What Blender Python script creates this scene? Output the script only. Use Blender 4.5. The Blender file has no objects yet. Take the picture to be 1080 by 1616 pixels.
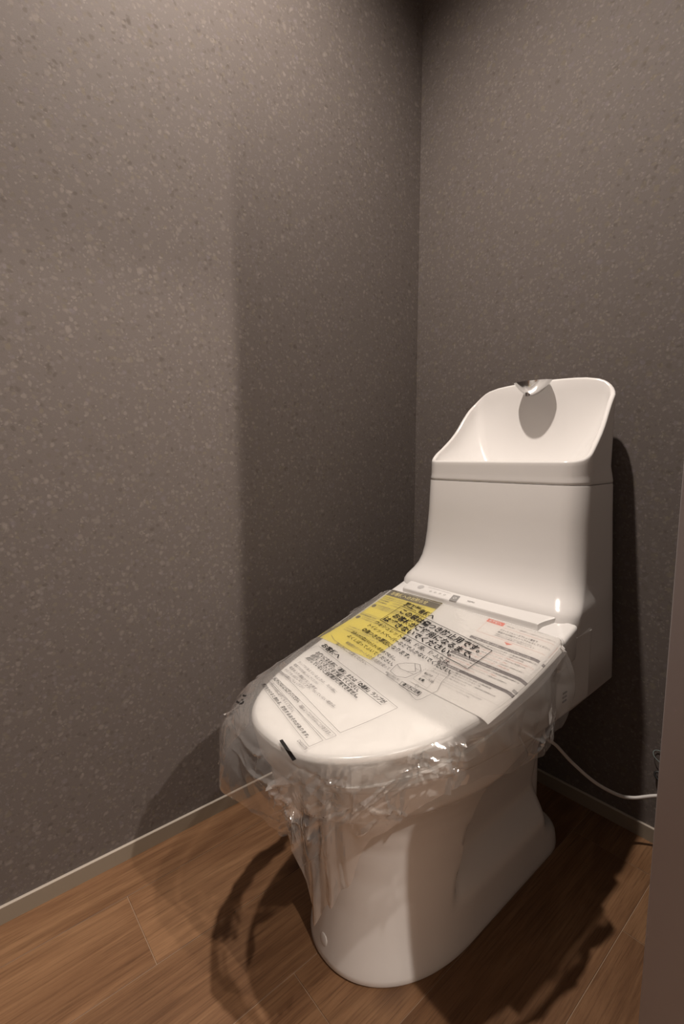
import bpy, bmesh, math, random
from mathutils import Vector
from mathutils.bvhtree import BVHTree
from mathutils.geometry import delaunay_2d_cdt
PI = math.pi
scene = bpy.context.scene
COL = scene.collection

# ------------------------------------------------------------------ camera, world, light, exposure
CAM = Vector((0.970, -1.117, 0.820))
FPX = 750.0                                   # focal length in pixels of the 1080x1616 frame
PITCH = math.atan(85 / FPX); YAW = math.radians(49.7)
cd = bpy.data.cameras.new('camera'); co = bpy.data.objects.new('camera', cd); COL.objects.link(co)
cd.sensor_fit = 'VERTICAL'; cd.sensor_height = 36.0; cd.lens = 36.0 * FPX / 1616.0; cd.clip_start = 0.01
co.location = CAM; co.rotation_euler = (PI / 2 - PITCH, 0, YAW)
scene.camera = co
w = bpy.data.worlds.new('world'); scene.world = w; w.use_nodes = True
w.node_tree.nodes['Background'].inputs[0].default_value = (0.9, 0.8, 0.7, 1)
w.node_tree.nodes['Background'].inputs[1].default_value = 0.004
vs = scene.view_settings
vs.view_transform = 'Standard'; vs.look = 'None'; vs.gamma = 1; vs.exposure = 1.02; vs.use_curve_mapping = False
LAMP_COL = (1.0, 0.885, 0.79)
ROOM_LAMP = dict(loc=(0.440, -0.730, 2.39), watt=60.0, size=140, blend=1.0, radius=0.022)
HALL_LAMPS = [dict(loc=(2.2, -0.626, 2.39), watt=55.0, size=150, blend=0.4, radius=0.022),
              dict(loc=(1.4, -0.614, 2.39), watt=25.0, size=150, blend=0.4, radius=0.022)]

FW = Vector((-math.sin(YAW) * math.cos(PITCH), math.cos(YAW) * math.cos(PITCH), -math.sin(PITCH)))
RT = Vector((math.cos(YAW), math.sin(YAW), 0)); UP = RT.cross(FW)
def ray(px, py): return FW + RT * ((px - 540) / FPX) - UP * ((py - 808) / FPX)
def on(ax, v, px, py):
    d = ray(px, py); return CAM + d * ((v - CAM[ax]) / d[ax])

# ------------------------------------------------------------------ helpers
def tag(o, label=None, cat=None, group=None, kind=None):
    if label: o['label'] = label
    if cat: o['category'] = cat
    if group: o['group'] = group
    if kind: o['kind'] = kind
    return o
def link(name, me, mat=None, parent=None, smooth=None):
    o = bpy.data.objects.new(name, me); COL.objects.link(o)
    if mat and not me.materials: me.materials.append(mat)
    if parent: o.parent = parent; o.matrix_parent_inverse = parent.matrix_world.inverted()
    if smooth is not None:
        for p in me.polygons: p.use_smooth = True
        if smooth < 180: me.set_sharp_from_angle(angle=math.radians(smooth))
    return o
def mesh(name, verts, faces, mat=None, parent=None, smooth=None):
    me = bpy.data.meshes.new(name); me.from_pydata([tuple(v) for v in verts], [], faces); me.update()
    return link(name, me, mat, parent, smooth)
def frombm(name, bm, mat=None, parent=None, smooth=None):
    bmesh.ops.recalc_face_normals(bm, faces=bm.faces)
    me = bpy.data.meshes.new(name); bm.to_mesh(me); bm.free()
    return link(name, me, mat, parent, smooth)
def empty(name, loc):
    o = bpy.data.objects.new(name, None); COL.objects.link(o); o.location = loc
    o.empty_display_size = 0.05
    bpy.context.view_layer.update(); return o
def box_bm(x0, x1, y0, y1, z0, z1, bev=0.0, seg=2):
    bm = bmesh.new(); bmesh.ops.create_cube(bm, size=1)
    for v in bm.verts:
        v.co = Vector(((x0 + x1) / 2 + v.co.x * (x1 - x0), (y0 + y1) / 2 + v.co.y * (y1 - y0), (z0 + z1) / 2 + v.co.z * (z1 - z0)))
    if bev: bmesh.ops.bevel(bm, geom=list(bm.edges), offset=bev, segments=seg, profile=0.5, affect='EDGES')
    return bm
def box(name, x0, x1, y0, y1, z0, z1, mat, parent=None, bev=0.0, seg=2):
    return frombm(name, box_bm(x0, x1, y0, y1, z0, z1, bev, seg), mat, parent, 40 if bev else None)
def tube(name, pts, r, mat, parent=None, n=10, closed=False):
    pts = [Vector(p) for p in pts]; V = []; F = []; L = len(pts)
    up = Vector((0, 0, 1)); prev = None
    for i, p in enumerate(pts):
        a = pts[(i - 1) % L] if (i or closed) else p; b = pts[(i + 1) % L] if (i < L - 1 or closed) else p
        t = (b - a).normalized()
        nrm = up.cross(t) if prev is None else prev - t * prev.dot(t)
        if nrm.length < 1e-5: nrm = Vector((1, 0, 0)).cross(t)
        nrm.normalize(); prev = nrm; bi = t.cross(nrm)
        for k in range(n):
            an = 2 * PI * k / n; V.append(p + (nrm * math.cos(an) + bi * math.sin(an)) * r)
    for i in range(L if closed else L - 1):
        for k in range(n):
            F.append((i * n + k, i * n + (k + 1) % n, ((i + 1) % L) * n + (k + 1) % n, ((i + 1) % L) * n + k))
    if not closed: F += [tuple(range(n))[::-1], tuple((L - 1) * n + k for k in range(n))]
    return mesh(name, V, F, mat, parent, 60)
def spline(pts, m=8):
    pts = [Vector(p) for p in pts]; out = []
    for i in range(len(pts) - 1):
        p0 = pts[max(i - 1, 0)]; p1 = pts[i]; p2 = pts[i + 1]; p3 = pts[min(i + 2, len(pts) - 1)]
        for k in range(m):
            t = k / m
            out.append(0.5 * ((2 * p1) + (p2 - p0) * t + (2 * p0 - 5 * p1 + 4 * p2 - p3) * t * t + (3 * p1 - p0 - 3 * p2 + p3) * t ** 3))
    return out + [pts[-1]]
def lathe(name, prof, c, mat, parent=None, n=32, sm=40):
    V = []; F = []
    for r, z in prof:
        for k in range(n):
            a = 2 * PI * k / n; V.append((c[0] + r * math.cos(a), c[1] + r * math.sin(a), c[2] + z))
    for i in range(len(prof) - 1):
        for k in range(n): F.append((i * n + k, i * n + (k + 1) % n, (i + 1) * n + (k + 1) % n, (i + 1) * n + k))
    return mesh(name, V, F, mat, parent, sm)
def sstep(a, b, x):
    t = min(1, max(0, (x - a) / (b - a))); return t * t * (3 - 2 * t)
def interp(tab, x):
    if x <= tab[0][0]: return tab[0][1]
    for (a, p), (b, q) in zip(tab, tab[1:]):
        if x <= b: return p + (q - p) * (x - a) / (b - a)
    return tab[-1][1]
def loft(rings, cap0=True, cap1=True):
    n = len(rings[0]); V = [p for r in rings for p in r]; F = []
    for i in range(len(rings) - 1):
        for k in range(n): F.append((i * n + k, i * n + (k + 1) % n, (i + 1) * n + (k + 1) % n, (i + 1) * n + k))
    if cap0: F.append(tuple(range(n))[::-1])
    if cap1: F.append(tuple((len(rings) - 1) * n + k for k in range(n)))
    return V, F

# ------------------------------------------------------------------ materials
def nmat(name):
    m = bpy.data.materials.new(name); m.use_nodes = True
    nt = m.node_tree; return m, nt, nt.nodes['Principled BSDF']
def plain(name, col, rough=0.5, metal=0.0, spec=0.5, coat=0.0):
    m, nt, b = nmat(name)
    b.inputs['Base Color'].default_value = (*col, 1); b.inputs['Roughness'].default_value = rough
    b.inputs['Metallic'].default_value = metal; b.inputs['Specular IOR Level'].default_value = spec
    b.inputs['Coat Weight'].default_value = coat
    return m
class NT:
    def __init__(s, nt): s.nt = nt
    def n(s, t, **kw):
        nd = s.nt.nodes.new('ShaderNode' + t)
        for k, v in kw.items():
            if k.startswith('i_'):
                key = k[2:].replace('_', ' '); nd.inputs[key if not key.isdigit() else int(key)].default_value = v
            else: setattr(nd, k, v)
        return nd
    def l(s, a, b): s.nt.links.new(a, b)
    def math(s, op, a, b=None, clamp=False):
        nd = s.nt.nodes.new('ShaderNodeMath'); nd.operation = op; nd.use_clamp = clamp
        for i, x in enumerate((a, b)):
            if x is None: continue
            if isinstance(x, (int, float)): nd.inputs[i].default_value = x
            else: s.l(x, nd.inputs[i])
        return nd.outputs[0]
    def mix(s, fac, a, b):
        nd = s.nt.nodes.new('ShaderNodeMix'); nd.data_type = 'RGBA'
        for sock, x in ((nd.inputs[0], fac), (nd.inputs[6], a), (nd.inputs[7], b)):
            if isinstance(x, (int, float)): sock.default_value = x
            elif isinstance(x, tuple): sock.default_value = (*x, 1)
            else: s.l(x, sock)
        return nd.outputs[2]
    def ramp(s, fac, stops):
        nd = s.nt.nodes.new('ShaderNodeValToRGB'); e = nd.color_ramp.elements
        while len(e) < len(stops): e.new(0.5)
        for k, (p, c) in enumerate(stops): e[k].position = p; e[k].color = (*c, 1) if isinstance(c, tuple) else (c, c, c, 1)
        s.l(fac, nd.inputs[0]); return nd.outputs[0]

def wallpaper():
    m, nt, b = nmat('speckled grey wallpaper'); t = NT(nt)
    tc = t.n('TexCoord'); nz = t.n('TexNoise', i_Scale=60.0, i_Detail=2.0); t.l(tc.outputs['Object'], nz.inputs['Vector'])
    wv = t.n('VectorMath', operation='SCALE'); t.l(nz.outputs['Color'], wv.inputs[0]); wv.inputs['Scale'].default_value = 0.012
    ad = t.n('VectorMath', operation='ADD'); t.l(tc.outputs['Object'], ad.inputs[0]); t.l(wv.outputs[0], ad.inputs[1])
    masks = []
    for sc, thr, keep in ((62, .38, .55), (105, .40, .5), (190, .42, .45)):
        v = t.n('TexVoronoi', feature='F1', i_Scale=float(sc)); t.l(ad.outputs[0], v.inputs['Vector'])
        inside = t.ramp(v.outputs['Distance'], [(thr - .12, 1.0), (thr + .08, 0.0)])
        sp = t.n('SeparateColor'); t.l(v.outputs['Color'], sp.inputs[0])
        kp = t.math('GREATER_THAN', sp.outputs[0], keep)
        masks.append((t.math('MULTIPLY', inside, kp), sp.outputs[1], sp.outputs[2]))
    fine = t.n('TexNoise', i_Scale=900.0, i_Detail=2.0); t.l(tc.outputs['Object'], fine.inputs['Vector'])
    base = t.mix(fine.outputs[0], (.108, .092, .085), (.150, .129, .119))
    col = base
    for i, (mk, r1, r2) in enumerate(masks):
        fc = t.ramp(r1, [(0, (.085, .073, .062)), (.2, (.12, .105, .09)), (.4, (.19, .165, .125)), (.6, (.175, .155, .168)), (.8, (.215, .19, .17)), (1, (.26, .23, .21))])
        col = t.mix(t.math('MULTIPLY', mk, [.5, .42, .4][i]), col, fc)
    t.l(col, b.inputs['Base Color'])
    allm = t.math('MAXIMUM', masks[0][0], t.math('MULTIPLY', masks[1][0], .7))
    rg = t.math('ADD', t.math('MULTIPLY', allm, .1), .72); t.l(rg, b.inputs['Roughness'])
    sl = t.math('SUBTRACT', .22, t.math('MULTIPLY', allm, .14)); t.l(sl, b.inputs['Specular IOR Level'])
    bp = t.n('Bump', i_Strength=0.25, i_Distance=0.0006)
    hh = t.math('ADD', fine.outputs[0], t.math('MULTIPLY', allm, -.6)); t.l(hh, bp.inputs['Height']); t.l(bp.outputs[0], b.inputs['Normal'])
    return m

def wood():
    m, nt, b = nmat('oiled oak vinyl plank'); t = NT(nt)
    tc = t.n('TexCoord'); oi = t.n('ObjectInfo')
    off = t.n('CombineXYZ'); t.l(t.math('MULTIPLY', oi.outputs['Random'], 17.0), off.inputs[0]); t.l(t.math('MULTIPLY', oi.outputs['Random'], 41.0), off.inputs[1])
    ad = t.n('VectorMath', operation='ADD'); t.l(tc.outputs['Object'], ad.inputs[0]); t.l(off.outputs[0], ad.inputs[1])
    def stretched(sx, sy):
        mp = t.n('Mapping'); mp.inputs['Scale'].default_value = (sx, sy, 1); t.l(ad.outputs[0], mp.inputs[0]); return mp.outputs[0]
    warp = t.n('TexNoise', i_Scale=3.0, i_Detail=2.0); t.l(stretched(2.0, 1.0), warp.inputs['Vector'])
    grain = t.n('TexNoise', i_Scale=1.0, i_Detail=8.0, i_Roughness=.65, i_Distortion=.6); t.l(stretched(70, 4.0), grain.inputs['Vector'])
    fine = t.n('TexNoise', i_Scale=1.0, i_Detail=4.0, i_Roughness=.75); t.l(stretched(330, 8.0), fine.inputs['Vector'])
    broad = t.n('TexNoise', i_Scale=1.0, i_Detail=3.0, i_Distortion=1.2); t.l(stretched(9, 2.2), broad.inputs['Vector'])
    knots = t.n('TexVoronoi', feature='F1', i_Scale=1.0, i_Randomness=1.0); t.l(stretched(5.5, 3.2), knots.inputs['Vector'])
    c1 = t.ramp(broad.outputs[0], [(.28, (.105, .050, .023)), (.5, (.205, .108, .053)), (.72, (.285, .160, .082))])
    c2 = t.ramp(grain.outputs[0], [(.3, (.075, .032, .014)), (.5, (.19, .096, .046)), (.72, (.31, .175, .09))])
    c = t.mix(.38, c1, c2)
    fm = t.ramp(fine.outputs[0], [(.32, 0.0), (.52, 1.0)])
    c = t.mix(t.math('MULTIPLY', t.math('SUBTRACT', 1.0, fm), .62), c, (.07, .032, .016))
    km = t.ramp(knots.outputs['Distance'], [(.03, 1.0), (.16, 0.0)])
    c = t.mix(t.math('MULTIPLY', km, .7), c, (.04, .016, .009))
    hs = t.n('HueSaturation'); t.l(c, hs.inputs['Color']); t.l(t.math('ADD', t.math('MULTIPLY', oi.outputs['Random'], .22), .88), hs.inputs['Value'])
    t.l(hs.outputs[0], b.inputs['Base Color'])
    t.l(t.math('ADD', t.math('MULTIPLY', fine.outputs[0], .22), .36), b.inputs['Roughness'])
    b.inputs['Specular IOR Level'].default_value = .35
    bp = t.n('Bump', i_Strength=.22, i_Distance=.0008); t.l(fine.outputs[0], bp.inputs['Height']); t.l(bp.outputs[0], b.inputs['Normal'])
    return m

def film_mat():
    m, nt, b = nmat('clear polythene film'); t = NT(nt); nt.nodes.remove(b)
    out = nt.nodes['Material Output']
    tc = t.n('TexCoord'); nz = t.n('TexNoise', i_Scale=55.0, i_Detail=3.0, i_Roughness=.6, i_Distortion=1.5); t.l(tc.outputs['Object'], nz.inputs['Vector'])
    bp = t.n('Bump', i_Strength=.10, i_Distance=.004); t.l(nz.outputs[0], bp.inputs['Height'])
    tr = t.n('BsdfTransparent'); tr.inputs[0].default_value = (.97, .965, .955, 1)
    df = t.n('BsdfDiffuse'); df.inputs[0].default_value = (.92, .905, .89, 1)
    tl = t.n('BsdfTranslucent'); tl.inputs[0].default_value = (.92, .905, .89, 1)
    gl = t.n('BsdfGlossy'); gl.inputs['Roughness'].default_value = .085; gl.inputs[0].default_value = (1, 1, 1, 1)
    for nd in (df, gl, tl): t.l(bp.outputs[0], nd.inputs['Normal'])
    milk = t.n('MixShader'); milk.inputs[0].default_value = .5; t.l(df.outputs[0], milk.inputs[1]); t.l(tl.outputs[0], milk.inputs[2])
    lw = t.n('LayerWeight', i_Blend=.35)
    a = t.n('MixShader'); t.l(t.math('ADD', t.math('MULTIPLY', lw.outputs['Facing'], .38), .125), a.inputs[0]); t.l(tr.outputs[0], a.inputs[1]); t.l(milk.outputs[0], a.inputs[2])
    fr = t.n('Fresnel', i_IOR=1.5); t.l(bp.outputs[0], fr.inputs['Normal'])
    g = t.n('MixShader'); t.l(t.math('ADD', t.math('MULTIPLY', fr.outputs[0], 2.0, True), .06, True), g.inputs[0]); t.l(a.outputs[0], g.inputs[1]); t.l(gl.outputs[0], g.inputs[2])
    t.l(g.outputs[0], out.inputs[0]); return m

def emit(name, col, s):
    m, nt, b = nmat(name); b.inputs['Emission Color'].default_value = (*col, 1); b.inputs['Emission Strength'].default_value = s; return m

M_WALL = wallpaper(); M_WOOD = wood(); M_FILM = film_mat()
M_CERAMIC = plain('white glazed ceramic', (.82, .805, .79), .17, spec=.5)
M_PLASTIC = plain('white resin', (.82, .81, .795), .22)
M_BASE = plain('taupe baseboard', (.26, .22, .17), .42)
M_LIP = plain('pale baseboard lip', (.46, .41, .35), .4)
M_JAMB = plain('grey door frame', (.345, .318, .325), .5)
M_CEIL = plain('off white ceiling', (.75, .72, .68), .8)
M_HALL = plain('beige hall wall', (.50, .45, .40), .8)
M_SUB = plain('pale seam highlight', (.30, .20, .13), .6)  # pale tone in the plank gaps stands in for light catching the bevels
M_CHROME = plain('chrome', (.62, .615, .615), .14, metal=1)
M_BLACK = plain('black ink', (.012, .011, .011), .45)
M_DARK = plain('dark plastic', (.02, .02, .02), .5)
M_INK2 = plain('grey ink', (.16, .15, .15), .5)
M_BAR = plain('dark purple grey ink', (.085, .068, .075), .5)
M_RED = plain('orange red ink', (.75, .13, .06), .5)
M_PINK = plain('pale red ink', (.72, .36, .30), .5)
M_WHITE_INK = plain('white ink', (.8, .79, .77), .5)
M_PAPER = plain('white paper', (.80, .785, .765), .6)
M_YELLOW = plain('yellow paper', (.84, .735, .095), .6)
M_OLIVE = plain('olive brown ink', (.115, .092, .040), .5)
M_PALEY = plain('pale yellow ink', (.82, .72, .28), .5)
M_LGREY = plain('light grey ink', (.55, .54, .535), .4)
M_MGREY = plain('mid grey ink', (.30, .295, .29), .4)
M_CORD = plain('grey white cord', (.62, .60, .58), .45)
M_TEAL = plain('pale teal wire', (.30, .40, .40), .4)
M_BODY = plain('lamp housing white', (.75, .74, .72), .4)

# ------------------------------------------------------------------ room
RX, FY, CZ = 0.85, -1.36, 2.40
JY = -0.61                                         # far side of the door opening in the right wall
def struct(o): o['kind'] = 'structure'; return o
struct(box('wall_left', -0.10, 0.0, FY - .1, 0.10, -.02, CZ + .02, M_WALL))
struct(box('wall_back', 0.0, 0.97, 0.0, 0.10, -.02, CZ + .02, M_WALL))
struct(box('wall_front', 0.0, 0.97, FY - .1, FY, -.02, CZ + .02, M_WALL))
struct(box('wall_right', RX, 0.97, JY + .028, 0.0, -.02, CZ + .02, M_WALL))
struct(box('wall_right_over_door', RX, 0.97, FY, JY + .028, 2.03, CZ + .02, M_WALL))
struct(box('ceiling', 0.0, RX, FY, 0.0, CZ, CZ + .08, M_CEIL))
fl = struct(box('floor', 0.0, 3.1, -2.3, 1.2, -.06, -.0011, M_SUB))
# planks: seams run from the back wall to the front
SEAMS = [0.0, .092, .251, .406, .563, .720, .877, 1.034]
JOINTS = {0: [-.42], 1: [-.903, .3], 2: [-.30, -1.2], 3: [-.74], 4: [-.10, -1.0], 5: [-.262, -1.17], 6: [-.80]}
rnd = random.Random(4)
for i in range(len(SEAMS) - 1):
    ys = sorted([-2.29] + [j for j in JOINTS[i] if j < 0] + [0.0], reverse=True)
    for a, bb in zip(ys, ys[1:]):
        if i < 1 or True:
            x0, x1 = SEAMS[i], SEAMS[i + 1]
            lo = max(bb, FY if i < 5 else -2.29)
            if a <= lo: continue
            bm = box_bm(x0 + .0007, x1 - .0007, lo + .0007, a - .0007, -.0011, 0.0, .0003, 1)
            frombm('plank', bm, M_WOOD, fl)
x = 1.034
while x < 3.0:
    frombm('plank', box_bm(x + .0005, x + .157 - .0005, -2.29, 1.19, -.0011, 0.0, .0003, 1), M_WOOD, fl); x += .157
# baseboards
def baseboard(name, x0, x1, y0, y1):
    b = struct(box(name, x0, x1, y0, y1, 0.0, 0.0295, M_BASE))
    box('top_lip', x0, x1, y0, y1, .0295, .0322, M_LIP, b, .001, 2); return b
baseboard('baseboard_left', 0.0, 0.0065, FY, 0.0)
baseboard('baseboard_back', 0.0065, RX, -0.0065, 0.0)
baseboard('baseboard_right', RX - .0065, RX, JY + .03, -0.0065)
# door frame in the right wall
dr = struct(empty('door_1', (.91, JY, 0)))
box('jamb', RX - .008, .978, JY, JY + .030, 0, 2.03, M_JAMB, dr, .002)
box('jamb', RX - .008, .978, FY, FY + .030, 0, 2.03, M_JAMB, dr, .002)
box('head', RX - .008, .978, FY, JY + .030, 2.0, 2.035, M_JAMB, dr, .002)
# hall beyond the door
struct(box('wall_hall_far', 3.0, 3.1, -2.3, 1.2, -.02, CZ + .02, M_HALL))
struct(box('wall_hall_side_one', .97, 3.0, 1.1, 1.2, -.02, CZ + .02, M_HALL))
struct(box('wall_hall_side_two', .97, 3.0, -2.3, -2.2, -.02, CZ + .02, M_HALL))
struct(box('wall_hall_near_one', .971, 1.0, JY + .03, 1.1, -.02, CZ + .02, M_HALL))
struct(box('wall_hall_near_two', .971, 1.0, -2.2, FY, -.02, CZ + .02, M_HALL))
struct(box('ceiling_hall', .97, 3.1, -2.3, 1.2, CZ, CZ + .08, M_CEIL))

def downlight(d, label):
    e = empty('ceiling_downlight', d['loc']); x, y, z = d['loc']
    lathe('trim_ring', [(.036, .001), (.046, .004), (.052, .010), (.036, .0098), (.036, .001)], (x, y, z), M_BODY, e)
    lathe('lamp_disc', [(.0001, .009), (.036, .009)], (x, y, z), emit('lamp glow', LAMP_COL, 3.0), e)
    ld = bpy.data.lights.new('bulb', 'SPOT'); ld.energy = d['watt']; ld.color = LAMP_COL
    ld.spot_size = math.radians(d['size']); ld.spot_blend = d['blend']; ld.shadow_soft_size = d['radius']
    lo = bpy.data.objects.new('bulb', ld); COL.objects.link(lo); lo.location = (x, y, z - .028)
    tag(e, label, 'lamp', 'recessed ceiling downlights'); return e
downlight(ROOM_LAMP, 'round recessed downlight in the ceiling above the toilet')
downlight(HALL_LAMPS[0], 'round recessed downlight in the hall ceiling beside the far wall')
downlight(HALL_LAMPS[1], 'round recessed downlight in the hall ceiling beside the door')

# ------------------------------------------------------------------ toilet
XC = .425; XT = .418
T = empty('toilet', (XC, -.40, 0)); tag(T, 'white glossy one-piece toilet with hand-wash basin on its tank', 'toilet')
LW, LV0, LVF, LN, LZ, LK = .203, .372, .793, 2.33, .4336, .416
def lidz(v): s = max(0, LVF - v); s = min(s, .50); return LZ + LK * s * s

def half_to_full(h): return h + [(-u, v) for u, v in reversed(h)]
def outline(wd, v0, vF, n, vr, rr, nr=5, na=8, ns=50, nc=40):
    """closed outline (u across, v away from the back wall); starts at the rear centre"""
    h = []
    for k in range(nr): h.append(((wd - rr) * (k + .5) / nr, vr))
    for k in range(na): a = PI / 2 * k / na; h.append((wd - rr + rr * math.sin(a), vr + rr - rr * math.cos(a)))
    for k in range(ns): h.append((wd, vr + rr + (v0 - vr - rr) * k / ns))
    for k in range(nc):
        f = PI / 2 * (k + .0) / nc
        h.append((wd * math.cos(f) ** (2 / n), v0 + (vF - v0) * math.sin(f) ** (2 / n)))
    return half_to_full(h)
def inset(o, d):
    n = len(o); r = []
    for i in range(n):
        a = Vector(o[i - 1]); b = Vector(o[(i + 1) % n]); t = (b - a)
        if t.length < 1e-9: r.append(o[i]); continue
        t.normalize(); nn = Vector((-t.y, t.x)); r.append((o[i][0] + nn.x * d, o[i][1] + nn.y * d))
    return r
def inside_sign(o): return 1 if sum(o[i][0] * o[(i + 1) % len(o)][1] - o[(i + 1) % len(o)][0] * o[i][1] for i in range(len(o))) > 0 else -1

# pedestal with bowl rim
PED = [  # z, half width, v0, vF, rear v, rear radius
    (0.000, .1375, .48, .690, .125, .075), (.004, .1390, .48, .693, .122, .077), (.012, .1385, .48, .692, .123, .076), (.030, .1365, .478, .688, .130, .07),
    (.045, .1348, .475, .685, .150, .06), (.056, .134, .473, .683, .178, .05), (.072, .133, .47, .680, .195, .04),
    (.100, .1315, .47, .675, .200, .03), (.160, .130, .46, .668, .20, .03), (.215, .133, .45, .668, .19, .03),
    (.250, .139, .44, .677, .19, .03), (.275, .147, .43, .692, .19, .03), (.292, .155, .42, .710, .19, .03),
    (.302, .162, .41, .728, .19, .03), (.309, .170, .40, .745, .19, .03), (.315, .1765, .39, .757, .19, .03), (.322, .180, .385, .763, .19, .03),
    (.335, .182, .38, .766, .19, .03), (.365, .184, .375, .771, .19, .03), (.371, .182, .375, .769, .19, .03), (.373, .178, .375, .765, .19, .03)]
zs = []
for (a, *_), (b, *_) in zip(PED, PED[1:]):
    m = max(1, int(round((b - a) / .008)))
    zs += [a + (b - a) * k / m for k in range(m)]
zs.append(PED[-1][0])
rings = []
for z in zs:
    pr = [interp([(q[0], q[j]) for q in PED], z) for j in range(1, 6)]
    o = outline(pr[0], pr[1], pr[2], 2.15, pr[3], pr[4], ns=70)
    ring = []
    for u, v in o:
        if abs(u) > .07:
            ve = .478 + (.25 - z) * .27
            f = (1 - sstep(ve - .010, ve + .004, v)) * sstep(.075, .15, z) * (1 - sstep(.286, .305, z))
            u -= math.copysign(.029 * f, u)
        zz = z + (.3665 - z) * sstep(.29, .50, .79 - v) * sstep(.285, .302, z) if z < .3665 else z
        ring.append((XC + u, -v, zz))
    rings.append(ring)
V, F = loft(rings); mesh('pedestal', V, F, M_CERAMIC, T, 50)
PB = BVHTree.FromPolygons([Vector(p) for p in V], F)
# trapway hump behind the pedestal
rings = []
for z, wd, vr in ((0.0, .092, .15), (.05, .092, .15), (.12, .091, .15), (.18, .090, .15), (.22, .085, .152), (.25, .075, .155), (.27, .062, .16), (.345, .055, .165)):
    rings.append([(XC + u, -v, z) for u, v in outline(wd, .22, .34, 2.2, vr, min(.04, wd * .6), ns=8, nc=10)])
V, F = loft(rings); mesh('trapway', V, F, M_CERAMIC, T, 50)
# bolt cap low on the front of the pedestal
hit, nrm = PB.ray_cast(CAM, ray(511, 1482).normalized())[:2]
for s in (1,):
    c = Vector((XC + s * (hit.x - XC), hit.y, hit.z)); nn = Vector((s * nrm.x, nrm.y, nrm.z)).normalized()
    if nn.y > 0: nn = -nn
    bm = bmesh.new(); bmesh.ops.create_uvsphere(bm, u_segments=20, v_segments=10, radius=.0095)
    rot = Vector((0, 0, 1)).rotation_difference(nn)
    for v in bm.verts: v.co = rot @ Vector((v.co.x, v.co.y, v.co.z * .17)) + c
    frombm('bolt_cap', bm, M_PLASTIC, T, 60)

# tank
def tank_outline(hr, hf, f, rc, rb=.030, back=.055):
    h = []
    for k in range(6): h.append(((hr - rb) * (k + .5) / 6, back))
    for k in range(6): a = PI / 2 * k / 6; h.append((hr - rb + rb * math.sin(a), back + rb - rb * math.cos(a)))
    for k in range(24): q = k / 24; h.append((hr + (hf - hr) * q, back + rb + (f - rc - back - rb) * q))
    for k in range(14): a = PI / 2 * k / 14; h.append((hf - rc + rc * math.cos(a), f - rc + rc * math.sin(a)))
    for k in range(8): h.append(((hf - rc) * (1 - (k + .5) / 8), f + .004 * (1 - (1 - (k + .5) / 8) ** 2)))
    return half_to_full(h)
TK = [  # z, hr, hf, f, rc
    (.364, .1920, .196, .300, .03), (.368, .1960, .200, .304, .03), (.45, .1930, .203, .306, .032), (.520, .1880, .204, .304, .034), (.538, .1875, .2035, .301, .035),
    (.546, .1870, .202, .296, .037), (.553, .1865, .1995, .289, .039), (.562, .1860, .196, .279, .041), (.575, .1850, .192, .269, .043),
    (.592, .1840, .1895, .260, .044), (.615, .1830, .1875, .253, .044), (.65, .1810, .186, .248, .044), (.70, .1780, .184, .245, .044),
    (.766, .1750, .1825, .2425, .043), (.7695, .1745, .182, .242, .043)]
rings = [[(XT + u, -v, z) for u, v in tank_outline(a, b, c, d)] for z, a, b, c, d in TK]
V, F = loft(rings); mesh('tank', V, F, M_CERAMIC, T, 50)
# hand-wash basin on the tank
B0 = tank_outline(.1745, .182, .242, .043); B1 = tank_outline(.169, .181, .2415, .043)
def rimh(u, v):
    q = min(1, abs(u) / .171)
    back = .994 - .010 * q ** 2 - .034 * q ** 7
    s = interp([(.05, 1.0), (.062, .995), (.075, .97), (.088, .915), (.10, .835), (.112, .735), (.125, .605), (.137, .50), (.153, .385), (.17, .285), (.185, .20), (.198, .135), (.21, .075), (.222, .03), (.234, .005), (.245, 0)], v)
    return .8145 + (back - .8145) * s
sg = inside_sign(B0)
rings = []
for z, d in ((.7705, .0008), (.7712, .0002), (.776, 0.0)): rings.append([(XT + u, -v, z) for u, v in inset(B0, d * sg)])
for k in range(1, 7): rings.append([(XT + u, -v, .776 + (rimh(u, v) - .005 - .776) * k / 6) for u, v in B1])
for k in range(1, 9):                                # rounded rim
    a = PI * k / 8; r = .0048
    rings.append([(XT + u, -v, rimh(u0, v0) - .005 + r * math.sin(a) * 1.04) for (u, v), (u0, v0) in zip(inset(B1, sg * r * (1 - math.cos(a))), B1)])
I0 = inset(B1, sg * .0096); cb = (0.0, .145)
for k in range(1, 15):
    q = k / 14; row = []
    for (u, v), (u0, v0) in zip(I0, B1):
        an = math.atan2((v - cb[1]) / .8, u); eu, ev = .135 * math.cos(an), cb[1] + .088 * math.sin(an); bl = sstep(0, .75, q)
        u, v = u + (eu - u) * bl * .8, v + (ev - v) * bl * .8
        h = rimh(u0, v0) - .005
        e = 1 - (1 - q) ** 1.0
        shr = q ** 3.2
        zz = .742 + (h - .742) * (1 - q) ** 1.12
        uu = u + (cb[0] - u) * shr * .97; vv = v + (cb[1] - v) * shr * .97
        row.append((XT + uu, -vv, zz))
    rings.append(row)
V, F = loft(rings); mesh('hand_wash_basin', V, F, M_CERAMIC, T, 60)
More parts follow.
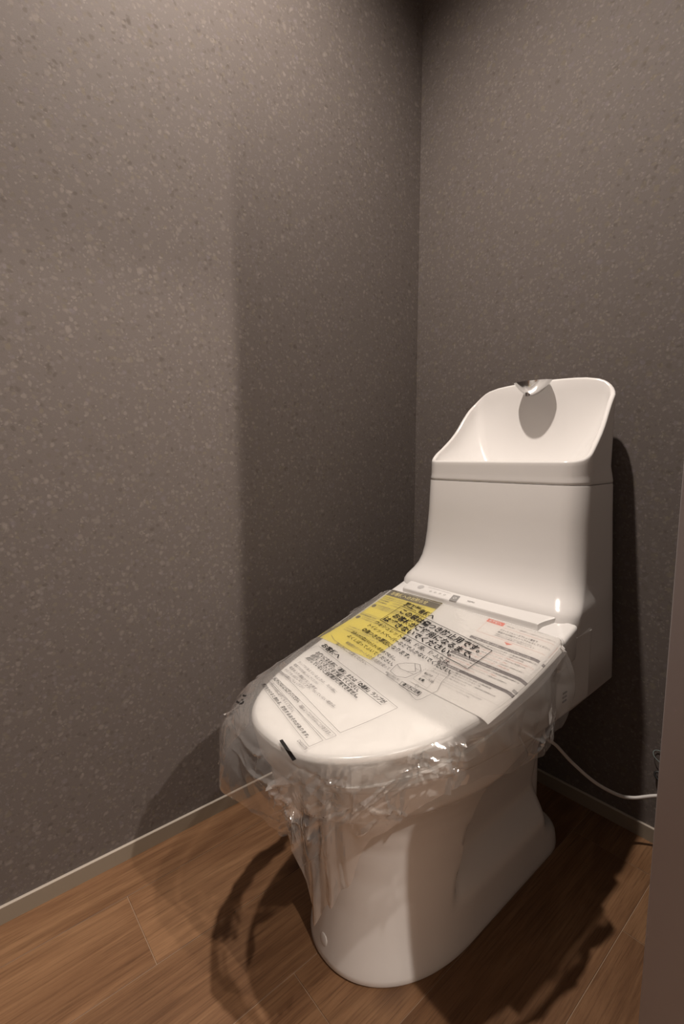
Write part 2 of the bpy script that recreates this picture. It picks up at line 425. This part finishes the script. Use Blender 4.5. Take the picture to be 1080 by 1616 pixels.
# chrome spout: pointed boat standing on the back rim
SP = Vector((.418, -.092, .988)); V = []; F = []; NU, NV = 40, 14
def spout_plan(a):       # a pointed leaf across, round nose to the front
    c, s = math.cos(a), math.sin(a)
    return .044 * math.copysign(abs(c) ** 1.0, c), (.031 if s > 0 else .034) * math.copysign(abs(s) ** 1.3, s)
rows = []
for j in range(NV + 1):
    q = j / NV
    if q <= .7: g = q / .7; k = math.sin(g * PI / 2); zz = -.031 * (1 - k ** 1.85)
    else: g = (q - .7) / .3; k = 1 - g * .98; zz = .0065 * (1 - (1 - g) ** 2) - .003 * g
    row = []
    for i in range(NU):
        dx, dv = spout_plan(2 * PI * i / NU); tip = abs(dx / .044) ** 2
        row.append((SP.x + dx * max(k, .02), SP.y - dv * max(k, .02) - .004 * (1 - k), SP.z + zz + .0015 * tip * k))
    rows.append(row)
V, F = loft(rows); sp = mesh('spout', V, F, M_CHROME, T, 50)
lathe('spout_nozzle', [(.001, -.0325), (.006, -.032), (.0065, -.026), (.006, -.018)], (SP.x - .004, SP.y - .010, SP.z + .001), M_CHROME, sp, 20)

# seat unit under the lid, seat, lid
def ring3(o, zf, xc=XC): return [(xc + u, -v, zf(v)) for u, v in o]
UO = outline(.197, .40, .60, 2.6, .20, .02); sgu = inside_sign(UO)
rings = [ring3(inset(UO, .014 * sgu), lambda v: .364), ring3(inset(UO, .002 * sgu), lambda v: .372)]
for k in range(4): rings.append(ring3(UO, lambda v, k=k: .378 + (lidz(max(v, .3)) - .030 - .378) * k / 3))
rings.append(ring3(inset(UO, .012 * sgu), lambda v: lidz(max(v, .3)) - .024))
V, F = loft(rings); mesh('seat_unit_body', V, F, M_PLASTIC, T, 50)
SO = outline(.193, .43, .780, 2.33, .40, .02)
rings = [ring3(inset(SO, .008 * sgu), lambda v: .3755), ring3(inset(SO, .001 * sgu), lambda v: .381), ring3(SO, lambda v: .386), ring3(SO, lambda v: lidz(v) - .045), ring3(inset(SO, .02 * sgu), lambda v: lidz(v) - .040)]
V, F = loft(rings); mesh('seat', V, F, M_PLASTIC, T, 50)
LO = outline(LW, LV0, LVF, LN, .332, .010); sgl = inside_sign(LO)
rings = [ring3(inset(LO, .022 * sgl), lambda v: lidz(v) - .046), ring3(inset(LO, .012 * sgl), lambda v: lidz(v) - .0535), ring3(inset(LO, .0105 * sgl), lambda v: lidz(v) - .0525),
         ring3(inset(LO, .006 * sgl), lambda v: lidz(v) - .034), ring3(inset(LO, .002 * sgl), lambda v: lidz(v) - .018)]
for k in range(9):
    a = PI / 2 * k / 8; r = .009
    rings.append(ring3(inset(LO, sgl * r * (1 - math.cos(a))), lambda v, a=a, r=r: lidz(v) - r * (1 - math.sin(a))))
LI = inset(LO, sgl * .009); vc = .56
for k in range(1, 15):
    q = k / 14.5; rings.append([(XC + u * (1 - q), -(vc + (v - vc) * (1 - q)), lidz(vc + (v - vc) * (1 - q))) for u, v in LI])
V, F = loft(rings); mesh('lid', V, F, M_PLASTIC, T, 55)

# control panel strip between tank and lid
px0, px1 = XC - .172, XC + .172
def panel_pt(x, q): # q 0 rear edge .. 1 front edge
    return (x, -.287 - .046 * q, .5425 - .0125 * q)
pv = []; pn = []
ol = [(px0, 0), (px1, 0)] + [(px1 - .020 * sstep(0, 1, k / 8), k / 8) for k in range(1, 9)] + [(px0 + .006, 1.0), (px0 + .002, .6)]
top = [Vector(panel_pt(x, q)) for x, q in ol]
rings = [[p - Vector((0, 0, .035)) for p in top], [p - Vector((0, 0, .0035)) for p in top]]
cen = sum(top, Vector()) / len(top)
rings.append([p - Vector((0, 0, .0008)) + (cen - p) * Vector((.006, .03, 0)).length * 0.02 for p in top]); rings.append([p + (cen - p) * .03 for p in top])
V, F = loft(rings); pan = mesh('control_panel', V, F, M_PLASTIC, T, 40)
for s_ in (-1, 1):
    xa, xb = XC + s_ * .150, XC + s_ * .203
    bm = bmesh.new(); vs8 = []
    for x, y, z in ((xa, -.288, .47), (xb, -.288, .47), (xb, -.350, .46), (xa, -.350, .46), (xa, -.288, .535), (xb, -.288, .533), (xb, -.350, .5125), (xa, -.350, .5135)): vs8.append(bm.verts.new((x, y, z)))
    for f in ((0, 1, 2, 3), (4, 5, 6, 7), (0, 1, 5, 4), (1, 2, 6, 5), (2, 3, 7, 6), (3, 0, 4, 7)): bm.faces.new([vs8[k] for k in f])
    bmesh.ops.bevel(bm, geom=list(bm.edges), offset=.006, segments=3, profile=.5, affect='EDGES')
    frombm('panel_shoulder', bm, M_PLASTIC, T, 40)
# vents on the side of the seat unit
for k in range(3):
    box('vent_slot', XC + .1965, XC + .1980, -.322 + k * .0, -.308, .399 + k * .0075, .402 + k * .0075, M_INK2, T)
# ------------------------------------------------------------------ text
def text_mesh(body, bold=0.0):
    cu = bpy.data.curves.new('t', 'FONT'); cu.body = body; cu.size = 1; cu.offset = bold; cu.resolution_u = 2
    o = bpy.data.objects.new('t', cu); COL.objects.link(o)
    dg = bpy.context.evaluated_depsgraph_get(); me = o.evaluated_get(dg).to_mesh()
    vs_ = [v.co.copy() for v in me.vertices]; fs = [tuple(p.vertices) for p in me.polygons]
    o.evaluated_get(dg).to_mesh_clear(); bpy.data.objects.remove(o); bpy.data.curves.remove(cu)
    return vs_, fs
def put_text(name, body, fn, mat, parent, p0, p1, h=None, bold=0.012):
    """write body from p0 to p1 (2-D points of the sheet, in metres); fn maps 2-D to 3-D"""
    vs_, fs = text_mesh(body, bold)
    if not vs_: return None
    x0 = min(v.x for v in vs_); x1 = max(v.x for v in vs_)
    p0 = Vector(p0[:2]); p1 = Vector(p1[:2]); d = p1 - p0; L = d.length; d /= L; nn = Vector((-d.y, d.x)); s = L / (x1 - x0); sh = h if h else s
    return mesh(name, [fn(p0 + d * ((v.x - x0) * s) + nn * (v.y * sh)) for v in vs_], fs, mat, parent)
def put_poly(name, pts, fn, mat, parent, sub=12):
    """filled quad given by four 2-D corners, subdivided so that it follows the sheet"""
    a, b, c, d = [Vector(p[:2]) for p in pts]; V = []; F = []
    for i in range(sub + 1):
        for j in range(3):
            q = i / sub; r = j / 2; V.append(fn((a + (b - a) * q) * (1 - r) + (d + (c - d) * q) * r))
    for i in range(sub):
        for j in range(2): F.append((i * 3 + j, (i + 1) * 3 + j, (i + 1) * 3 + j + 1, i * 3 + j + 1))
    return mesh(name, V, F, mat, parent)
def put_line(name, pts, wd, fn, mat, parent, closed=False, dash=0):
    pts = [Vector(p[:2]) for p in pts]
    if closed: pts = pts + [pts[0]]
    V = []; F = []
    for a, b in zip(pts, pts[1:]):
        L = (b - a).length
        if L < 1e-6: continue
        d = (b - a) / L; nn = Vector((-d.y, d.x)) * wd / 2; m = max(1, int(L / .006))
        segs = [(k / m, (k + 1) / m) for k in range(m)] if not dash else [(k * dash * 2 / L, min(1, (k * 2 + 1) * dash / L)) for k in range(int(L / dash / 2) + 1) if k * dash * 2 < L]
        for s0, s1 in segs:
            q0 = a + (b - a) * s0; q1 = a + (b - a) * s1; i = len(V)
            V += [fn(q0 - nn), fn(q1 - nn), fn(q1 + nn), fn(q0 + nn)]; F.append((i, i + 1, i + 2, i + 3))
    return mesh(name, V, F, mat, parent)
def lid_px(px, py):
    d = ray(px, py); t = (.46 - CAM.z) / d.z
    for _ in range(60): t = .5 * t + .5 * (lidz(min(max(-(CAM.y + t * d.y), .2), .9)) - CAM.z) / d.z
    p = CAM + d * t; return Vector((p.x, p.y))

# marks on the control panel
def on_panel(p): q = (-p[1] - .287) / .046; return Vector((p[0], p[1], .5425 - .0125 * q + .0006))
def panel_px(px, py):
    d = ray(px, py); p = on(1, -.31, px, py)
    for _ in range(20):
        z = .5425 - .0125 * ((-p.y - .287) / .046); p = on(2, z, px, py)
    return Vector((p.x, p.y))
c0 = panel_px(664.5, 926.5)
mesh('panel_mark', [on_panel(c0 + Vector((.0075 * math.cos(a), .0075 * math.sin(a)))) for a in [2 * PI * k / 24 for k in range(24)]], [tuple(range(24))], M_LGREY, pan)
q = [panel_px(*p) for p in ((709, 947), (716, 939), (727, 941.5), (720, 950))]
put_poly('panel_mark', q, on_panel, M_MGREY, pan, 2)
c1 = (q[0] + q[2]) / 2
def circle(name, c, r, wd, fn, mat, parent, n=20): return put_line(name, [(c.x + r * math.cos(2 * PI * k / n), c.y + r * math.sin(2 * PI * k / n)) for k in range(n)], wd, fn, mat, parent, True)
def on_panel2(p): return on_panel(p) + Vector((0, 0, .0002))
circle('panel_mark', c1, .0032, .0012, on_panel2, M_WHITE_INK, pan)
put_text('panel_logo', 'TOTO', on_panel, M_MGREY, pan, panel_px(736.5, 949.5), panel_px(748.5, 952.3), bold=.02)
for px, py in ((680, 933.5), (687, 935.2), (694.5, 937), (702, 939)):
    c = panel_px(px, py); circle('panel_mark', c, .0022, .0006, on_panel, M_MGREY, pan, 10)
put_line('panel_mark', [panel_px(676, 926.5), panel_px(712, 937)], .0007, on_panel, M_LGREY, pan)

# ------------------------------------------------------------------ protective bag over the lid
BAG = empty('protective_bag', (XC, -.56, LZ)); tag(BAG, 'clear crinkled plastic bag with black printing pulled over the toilet lid', 'plastic bag')
rnd = random.Random(11)
class Crumple:
    """piecewise flat random relief: sharp creases between flat facets"""
    def __init__(s, w_, h_, cell, amp, seed, sx=1.0, sy=1.0):
        r = random.Random(seed); pts = []; s.sx, s.sy = sx, sy
        nx = int(w_ * sx / cell) + 3; ny = int(h_ * sy / cell) + 3
        for i in range(-1, nx):
            for j in range(-1, ny): pts.append(Vector(((i + r.random()) * cell, (j + r.random()) * cell)))
        vo, _, fo, *_r = delaunay_2d_cdt(pts, [], [], 0, 1e-7)
        s.bvh = BVHTree.FromPolygons([Vector((p.x, p.y, r.uniform(-amp, amp))) for p in vo], fo)
    def __call__(s, x, y):
        h = s.bvh.ray_cast(Vector((x * s.sx, y * s.sy, 5)), Vector((0, 0, -1)))
        return h[0].z if h[0] else 0.0
# outline resampled by arc length
def resample(o, n):
    P = [Vector(p) for p in o] + [Vector(o[0])]; L = [0]
    for a, b in zip(P, P[1:]): L.append(L[-1] + (b - a).length)
    out = []; j = 0
    for k in range(n):
        t = L[-1] * k / n
        while L[j + 1] < t: j += 1
        q = (t - L[j]) / max(1e-9, L[j + 1] - L[j]); out.append(P[j] + (P[j + 1] - P[j]) * q)
    return out, L[-1]
NS = 640
FO, PER = resample(outline(LW, LV0, LVF, LN, .345, .012), NS)
FN = []
for i in range(NS):
    t = (FO[(i + 2) % NS] - FO[i - 2]).normalized(); FN.append(Vector((t.y, -t.x)) * inside_sign([tuple(p) for p in FO]))
# how far the skirt hangs and stands off, against the angle round the lid (0 rear right, .5 front, 1 rear left)
I0i = min(range(NS), key=lambda i: (FO[i] - Vector((LW, .36))).length); I1i = min(range(NS), key=lambda i: (FO[i] - Vector((-LW, .36))).length)
DROP = [(0, .06), (.04, .10), (.10, .10), (.15, .085), (.20, .068), (.25, .066), (.29, .080), (.32, .092), (.352, .100), (.366, .118), (.378, .155), (.398, .19), (.420, .230), (.427, .205), (.433, .145), (.44, .112), (.46, .118), (.48, .105), (.52, .10), (.56, .11), (.62, .11), (.7, .10), (.85, .085), (1, .06)]
STAND = [(0, .018), (.15, .016), (.26, .012), (.3, .009), (.39, .012), (.43, .010), (.47, .018), (.50, .03), (.54, .042), (.60, .048), (.68, .050), (.76, .040), (.85, .028), (1, .015)]
BULGE = [(0, 0), (.50, 0), (.56, .6), (.75, .7), (1, .4)]
c_big = Crumple(1.3, .4, .042, .0085, 5, 1.0, .8); c_mid = Crumple(1.3, .4, .018, .0040, 6, 1.0, .85)
c_top = Crumple(.6, .6, .055, .0011, 7); c_top2 = Crumple(.6, .6, .018, .0003, 8)
def film_top(u, v):
    e = .0026 + .5 * (c_top(u + .3, v - .3) + .0011) + .5 * (c_top2(u + .3, v - .3) + .0003)
    return lidz(v) + e
NT_, NK = 50, 72
# narrow creases: rounded ridges radiating from pinch points
import numpy as np
rc_ = random.Random(23); CR = []
for k in range(46):
    sc = rc_.choice([rc_.uniform(.02, 1.10), rc_.uniform(.26, .56)]); dc = rc_.uniform(.005, .12); a0 = rc_.uniform(0, 2 * PI)
    for m in range(rc_.randint(2, 5)):
        an = a0 + m * 2 * PI / 4.3 + rc_.uniform(-.5, .5); L_ = rc_.uniform(.025, .085)
        CR.append((sc, dc, sc + L_ * math.cos(an), dc + L_ * math.sin(an), rc_.uniform(.0032, .0062), rc_.choice((1, 1, -1)) * rc_.uniform(.0022, .0052)))
aa = np.array([(i - I0i) / (I1i - I0i) for i in range(NS)])
dd = np.array([interp(DROP, a) for a in aa]); SS = np.repeat((aa * 1.06)[None], NK + 1, 0); DD = np.linspace(0, 1, NK + 1)[:, None] * dd[None]
CREASE = np.zeros_like(SS)
for x0, y0, x1, y1, wd, hh in CR:
    ux, uy = x1 - x0, y1 - y0; LL = ux * ux + uy * uy
    tt = np.clip(((SS - x0) * ux + (DD - y0) * uy) / LL, 0, 1)
    ds = np.hypot(SS - x0 - tt * ux, DD - y0 - tt * uy)
    CREASE += hh * (1 - .75 * tt) * np.clip(1 - ds / (wd * (1 - .3 * tt)), 0, 1) ** 1.25
rows = []
for k in range(NT_):                                  # top, from the middle out
    q = (k + .35) / NT_; row = []
    for p in FO:
        u = p.x * q; v = .56 + (p.y - .56) * q
        row.append(Vector((XC + u, -v, film_top(u, v))))
    rows.append(row)
for k in range(0, NK + 1):
    t = k / NK; row = []
    for i, p in enumerate(FO):
        if I0i <= i <= I1i:
            a = (i - I0i) / (I1i - I0i); dr_ = interp(DROP, a); st = interp(STAND, a); bu = interp(BULGE, a)
            s_ = a * 1.2
            g0 = 1 - (1 - t) ** 2.2                      # stand-off comes early
            out = st * g0 * (1 + .25 * bu * math.sin(PI * t)) + (.0045 + .0075 * (1 - sstep(.24, .30, a))) * min(1, t * 9)
            env = min(1, t * 5) * (.75 + .5 * bu)
            dp = dr_ * t
            out += env * (c_big(s_, dp + .05) + .6 * c_mid(s_, dp + .02)) + min(1, t * 7) * CREASE[k, i]
            tip = math.exp(-((a - .412) / .03) ** 2)
            # the long front corner gathers into vertical folds and hangs inward
            out += tip * .009 * math.sin(a * 330 + t * 2.0) * t
            out = max(out, .0045)
            side = .016 * math.sin(a * 21 + 3 * t) * t * t
            tn = Vector((-FN[i].y, FN[i].x))
            pp = p + FN[i] * out + tn * (side * .4)
            z0 = film_top(p.x, p.y)
            dz = dr_ * (t ** (1 + .9 * bu))
            dz = max(0, dz - .004 * min(1, t * 9)) + .0052 * min(1, t * 9) - .0012
            row.append(Vector((XC + pp.x, -pp.y, z0 - max(0, dz))))
        else:
            row.append(Vector((XC + p.x, -(p.y - .004 * t), film_top(p.x, p.y) - .0004 * t)))
    rows.append(row)
V = [p for r in rows for p in r]; F = []
for j in range(len(rows) - 1):
    for i in range(NS): F.append((j * NS + i, j * NS + (i + 1) % NS, (j + 1) * NS + (i + 1) % NS, (j + 1) * NS + i))
V.append(Vector((XC, -.56, film_top(0, .56)))); 
F += [(i, len(V) - 1, (i + 1) % NS) for i in range(NS)]
film = mesh('film', V, F, M_FILM, BAG, 22)
FB = BVHTree.FromPolygons(V, F)
def on_film(p):
    h = FB.ray_cast(Vector((p[0], p[1], .75)), Vector((0, 0, -1)))
    z = h[0].z if h[0] else lidz(-p[1]); return Vector((p[0], p[1], z + .00035))
P = lid_px
def ftext(body, a, b, bold=.012, mat=M_BLACK, h=None): put_text('printed_text', body, on_film, mat, BAG, P(*a), P(*b), h, bold)
def fline(pts, wd=.0006, mat=M_INK2, closed=False, dash=0): put_line('printed_line', [P(*p) for p in pts], wd, on_film, mat, BAG, closed, dash)
FT0 = P(634, 959); FEX = (P(777, 1030) - FT0).normalized(); FEY = Vector((FEX.y, -FEX.x))
def fframe(body, a0, a1, b, bold=.012, mat=M_BLACK, h=None): put_text('printed_text', body, on_film, mat, BAG, FT0 + FEX * a0 + FEY * b, FT0 + FEX * a1 + FEY * b, h, bold)
fframe('施工業者様へ', 0.0000, 0.0900, -0.0050, .03, h=.0155)
fline([(634, 959), (777, 1030), (738, 1059), (600, 981)], .0012, M_BLACK, True)
fframe('この袋は傷つき防止用です。', 0.0140, 0.2300, 0.0175, .03, h=.0165)
fframe('お客様がご使用になるまで、', 0.0140, 0.2300, 0.0365, .03, h=.0165)
fframe('はずさないでください。', 0.0060, 0.2000, 0.0545, .03, h=.0165)
fframe('ウォシュレット本体、便座、便ふたは', 0.0020, 0.2120, 0.0730, .012, h=.0115)
fframe('トイレットペーパーなどでふかないでください。', 0.0000, 0.2350, 0.0885, .014, h=.0120)
fframe('◎傷つきの原因になります。', 0.0030, 0.1500, 0.1050, .014, h=.0120)
fframe('お手入れの際はやわらかい布を水でぬらし、', -0.0060, 0.1370, 0.1250, .014, h=.0098)
fframe('よくしぼってふいてください。', 0.0000, 0.1460, 0.1380, .014, h=.0098)
ftext('樹脂部がデリケートなため洗剤を使って', (545, 1017), (613, 1060), .004, M_INK2, h=.0085)
ftext('傷つきにご注意ください。', (529, 1019), (577, 1052), .004, M_INK2, h=.0085)
fline([(523, 1005), (528, 1013), (600, 1062), (640, 1090)] + [(646, 1096), (652, 1104), (657, 1108), (664, 1107)] + [(690, 1094), (697, 1080), (711, 1066), (735, 1062)])
# drawing of a toilet seat
fline([(616, 1062), (627, 1051), (640, 1049), (655, 1050), (663, 1052), (665, 1062), (655, 1067), (640, 1073), (625, 1070)], .0008, M_INK2, True)
fline([(627, 1051), (632, 1058), (643, 1063), (656, 1063), (655, 1050)], .0008)
fline([(643, 1063), (652, 1067)], .0008); fline([(656, 1058), (664, 1062)], .0006)
fline([(671, 1059), (692, 1068), (674, 1090), (652, 1074)], .0006, M_INK2, True, .0022)
ftext('差込プラグ', (669, 1066), (681, 1072), .01, h=.0055); ftext('アース線', (664, 1071), (683, 1081), .004, M_INK2, h=.0055); ftext('感電', (660, 1075), (668, 1079), .02, h=.006)
fline([(635, 1079), (666, 1096), (659, 1102), (630, 1084)], .0007, M_BLACK, True)
ftext('傷つきに注意', (634, 1084), (660, 1099), .02, h=.0078)
fline([(655, 1087), (658, 1083), (661, 1085), (660, 1088), (656, 1089)], .0005, M_INK2, True)
ftext('樹脂部は薬品に弱く', (608, 1064), (630, 1078), .002, M_INK2, h=.0045); ftext('傷がつきます', (609, 1068), (622, 1077), .002, M_INK2, h=.0045)
# second notice
fline([(480, 1029), (503, 1022), (628, 1120), (537, 1160), (443, 1062)], .0006, M_INK2)
ftext('お客様へ', (507, 1021), (533, 1042), .03, h=.0130)
ftext('お使いになる前に「運転」または「◎運転」ランプが', (498, 1033), (605, 1114), .02, h=.0098); fline([(498, 1035), (602, 1116)], .0006, M_BLACK)
ftext('点灯していることを確認してください。', (490, 1037), (564, 1095), .02, h=.0098); fline([(490, 1039), (562, 1097)], .0006, M_BLACK)
ftext('点灯していないと全機能が使用できません。', (482, 1041), (563, 1105), .02, h=.0098)
ftext('ランプが消えているときは、次の順に', (470, 1048), (529, 1097), .002, M_INK2, h=.0068)
ftext('電源プラグを差し込んでください', (463, 1052), (500, 1083), .006, M_INK2, h=.0068)
ftext('電源を入れ運転ボタンを押す', (456, 1056), (497, 1092), .006, M_INK2, h=.0068)
ftext('それでも点灯しないときや、ついていない場合は、', (448, 1060), (528, 1120), .004, M_INK2, h=.0068)
ftext('取扱説明書をごらんください', (440, 1064), (478, 1090), .008, M_INK2, h=.0068)
fline([(432, 1068), (531, 1164), (515, 1171), (421, 1074)], .0005, M_INK2)
ftext('水にぬらさないように使ってください。', (430, 1074), (470, 1112), .02, h=.0088)
ftext('（機能によってはつかえないことがあります。）', (471, 1117), (521, 1166), .006, M_INK2, h=.0080)
fline([(428, 1076), (510, 1172), (488, 1182), (411, 1083)], .0005, M_INK2)
ftext('お手入れの前に必ずごらんください。', (424, 1080), (461, 1127), .006, M_INK2, h=.0072)
ftext('洗剤をかけると割れる、変色するおそれがあります。', (413, 1083), (484, 1168), .010, h=.0075)
ftext('D02075', (468.5, 1173), (481, 1187), .0, M_INK2, h=.0075)
def film_hit(p):
    h = FB.ray_cast(CAM, ray(p[0], p[1]).normalized())[0]
    if h is None: q = P(p[0], p[1]); h = Vector((q.x, q.y, LZ))
    return h + (CAM - h).normalized() * .0005
put_poly('printed_strip', [(441, 1168.5), (462, 1201), (468, 1198), (446, 1166.5)], film_hit, M_BLACK, BAG, 8)
put_text('printed_text', 'い', film_hit, M_BLACK, BAG, (381, 1114), (391, 1098), -14, .04)

# ------------------------------------------------------------------ paper sheets inside the bag
def sheet(name, x0, y0, wd, ht, rot, mat, label, z_off=.0012):
    e = empty(name, (x0 + wd / 2, y0 - ht / 2, lidz(-(y0 - ht / 2)) + z_off)); tag(e, label, 'paper sheet', 'printed sheets under the bag')
    ex = Vector((math.cos(rot), math.sin(rot))); ey = Vector((math.sin(rot), -math.cos(rot)))
    def f(p, dz=0.0):
        q = Vector((x0, y0)) + ex * p[0] + ey * (-p[1])           # p = (across, -down)
        u = q.x - XC; over = max(0, abs(u) - .186)
        z = lidz(max(-q.y, .30)) + z_off - 15 * over * over
        return Vector((q.x - math.copysign(over * .10, u), q.y, z + dz))
    V = []; F = []; n1, n2 = 28, 30
    for dz in (0.0, -.0002):
        for i in range(n1 + 1):
            for j in range(n2 + 1): V.append(f((wd * i / n1, -ht * j / n2), dz))
    o = (n1 + 1) * (n2 + 1)
    for i in range(n1):
        for j in range(n2):
            a = i * (n2 + 1) + j; F.append((a, a + 1, a + n2 + 2, a + n2 + 1)); F.append((o + a, o + a + n2 + 1, o + a + n2 + 2, o + a + 1))
    for i in range(n1):
        for j in (0, n2):
            a = i * (n2 + 1) + j; F.append((a, a + n2 + 1, o + a + n2 + 1, o + a))
    for j in range(n2):
        for i in (0, n1):
            a = i * (n2 + 1) + j; F.append((a, a + 1, o + a + 1, o + a))
    mesh('paper', V, F, mat, e, 60)
    def g(p): return f(p, .00025)
    def g2(p): return f(p, .00045)
    return e, g, g2
W, g, g2 = sheet('instruction_sheet', .486, -.343, .150, .212, math.radians(-2.0), M_PAPER, 'white printed sheet with dark bars and orange heading under the plastic bag')
def st(body, x, y, wd, h, mat=M_BLACK, bold=.01, fn=None): put_text('printed_text', body, fn or g, mat, W, (x, -y), (x + wd, -y), h, bold)
def sq(x0, x1, y0, y1, mat, fn=None): put_poly('printed_bar', [(x0, -y0), (x1, -y0), (x1, -y1), (x0, -y1)], fn or g, mat, W, 20)
sq(.001, .036, .000, .009, M_RED); st('お客様へ', .005, .0072, .026, .0068, M_WHITE_INK, .02, g2)
st('ご使用の前に、この説明書をよくお読みのうえ正しくお使いください', .040, .006, .100, .0032, M_INK2, .0)
put_line('printed_line', [(.003, -.011), (.003, -.040), (.142, -.040), (.142, -.011), (.038, -.011)], .0005, g, M_PINK, W)
st('スマートフォン・タブレット端末で', .037, .020, .072, .0050, M_BLACK, .012)
st('商品からWEBサイトへアクセスしてください。', .037, .0265, .100, .0050, M_BLACK, .012)
st('※機種によってはごらんになれない場合があります。', .037, .032, .070, .0030, M_INK2, 0)
st('※通信料はお客様のご負担となります。', .037, .036, .078, .0030, M_INK2, 0)
mesh('printed_arrow', [g((.062, -.043)), g((.078, -.043)), g((.070, -.0485))], [(0, 1, 2)], M_RED, W)
for (b0, b1) in ((.055, .0615), (.106, .113), (.1405, .147)): sq(.002 if b0 < .06 else .0, .146, b0, b1, M_BAR)
st('ご使用前にお客様へのお願い', .006, .0603, .060, .0045, M_WHITE_INK, .012, g2); st('ご確認のうえ保証書とともに保管', .070, .0600, .050, .0033, M_WHITE_INK, 0, g2)
st('ご登録のお願い', .006, .1115, .040, .0045, M_WHITE_INK, .012, g2); st('安心してお使いいただくため', .052, .1112, .045, .0033, M_WHITE_INK, 0, g2)
st('お問い合わせ先', .006, .1457, .040, .0045, M_WHITE_INK, .012, g2)
rr_ = random.Random(3)
for y, wd, mt, b in ((.068, .138, M_BLACK, .01), (.0735, .110, M_INK2, 0), (.079, .132, M_PINK, 0), (.0845, .120, M_INK2, 0), (.090, .090, M_PINK, 0), (.0955, .126, M_INK2, 0), (.101, .104, M_PINK, 0),
                     (.119, .130, M_BLACK, .01), (.1245, .096, M_PINK, 0), (.130, .118, M_INK2, 0), (.1355, .060, M_PINK, 0), (.153, .105, M_BLACK, .01), (.158, .088, M_INK2, 0), (.164, .120, M_INK2, 0), (.170, .07, M_INK2, 0), (.182, .11, M_LGREY, 0), (.188, .09, M_LGREY, 0)):
    s_ = 'お買い上げいただきまして誠にありがとうございます。ご使用の前に説明書をお読みください。'
    st(s_[:max(8, int(len(s_) * wd / .138))], .004 + rr_.uniform(0, .004), y, wd, .0034, mt, b)
sq(.138, .146, .132, .138, M_MGREY)
put_line('printed_line', [(.002, -.150), (.002, -.176), (.144, -.176)], .0004, g, M_LGREY, W)

Y, h_, h2_ = sheet('notice_sheet', .226, -.340, .148, .210, math.radians(1.0), M_YELLOW, 'yellow printed sheet with dark olive heading band under the plastic bag', .0008)
put_poly('printed_bar', [(0, 0), (.148, 0), (.148, -.022), (0, -.022)], h_, M_OLIVE, Y, 20)
put_text('printed_text', 'お客様へのお知らせ', h2_, M_PALEY, Y, (.016, -.0165), (.118, -.0165), .0125, .03)
s_ = 'このたびは商品をお買い上げいただきありがとうございます。ご使用の前に必ずお読みください。'
for y, x0_, wd, b in ((.030, .006, .12, .0), (.036, .006, .10, 0), (.043, .006, .03, .03), (.043, .044, .09, 0), (.051, .006, .03, .03), (.051, .044, .06, 0), (.062, .022, .11, 0), (.067, .022, .10, 0), (.072, .022, .08, 0), (.104, .006, .05, .01), (.110, .022, .1, 0), (.116, .022, .11, 0), (.15, .02, .11, 0), (.157, .02, .10, 0), (.164, .02, .10, 0)):
    put_text('printed_text', s_[:max(6, int(wd * 300))], h_, M_OLIVE, Y, (x0_, -y), (x0_ + wd, -y), .0042, b)
for c, r in (((.013, -.066), .0055), ((.013, -.114), .0055)):
    mesh('printed_dot', [h_((c[0] + r * math.cos(2 * PI * k / 20), c[1] + r * math.sin(2 * PI * k / 20))) for k in range(20)], [tuple(range(20))], M_OLIVE, Y)
put_line('printed_line', [(.004, -.060), (.143, -.060), (.143, -.096), (.004, -.096)], .0005, h_, M_OLIVE, Y, True)
put_line('printed_line', [(.004, -.100), (.143, -.100)], .0005, h_, M_OLIVE, Y)

# ------------------------------------------------------------------ power cord, wires at the back wall
cp = [Vector((.560, -.215, .36)), on(1, -.20, 858, 1154), on(1, -.19, 880, 1178), on(1, -.16, 905, 1205), on(1, -.13, 940, 1235), on(1, -.09, 975, 1254), on(1, -.06, 1000, 1259), on(1, -.035, 1050, 1257), Vector((.76, -.03, .125)), Vector((.785, -.028, .20))]
cord = empty('power_cord', cp[4]); tag(cord, 'grey white power cord sagging from the toilet to the back wall', 'cord')
tube('cable', spline(cp, 10), .0034, M_CORD, cord)
box('plug', .772, .798, -.042, -.010, .20, .228, M_CORD, cord, .004)
op = empty('wall_outlet', (.785, 0, .21)); tag(op, 'white wall outlet plate low on the back wall behind the door frame', 'outlet')
box('plate', .750, .820, -.008, 0.0, .155, .275, M_PLASTIC, op, .003)
box('socket', .768, .802, -.0105, -.006, .185, .245, M_PLASTIC, op, .002)
lp = []
for k in range(40):
    a = 2 * PI * k / 40; c = on(1, -.006, 1052, 1200)
    lp.append(c + Vector((.024 * math.cos(a), -.003 * math.sin(a * 2), .012 * math.sin(a) - .006 * math.cos(a))))
tag(tube('wire_loop', lp, .0006, M_TEAL, None, 6, True), 'thin pale loop of wire against the back wall above the cord', 'wire')
c = on(1, -.008, 1042, 1226); lp = []
for k in range(28):
    a = 2 * PI * k / 28; lp.append(c + Vector((.0095 * math.cos(a), .003 * math.sin(a), .0065 * math.sin(a) - .003 * math.cos(a))))
tag(tube('cable_clip', lp, .0022, M_DARK, None, 8, True), 'small black cable clip ring on the back wall above the cord', 'clip')
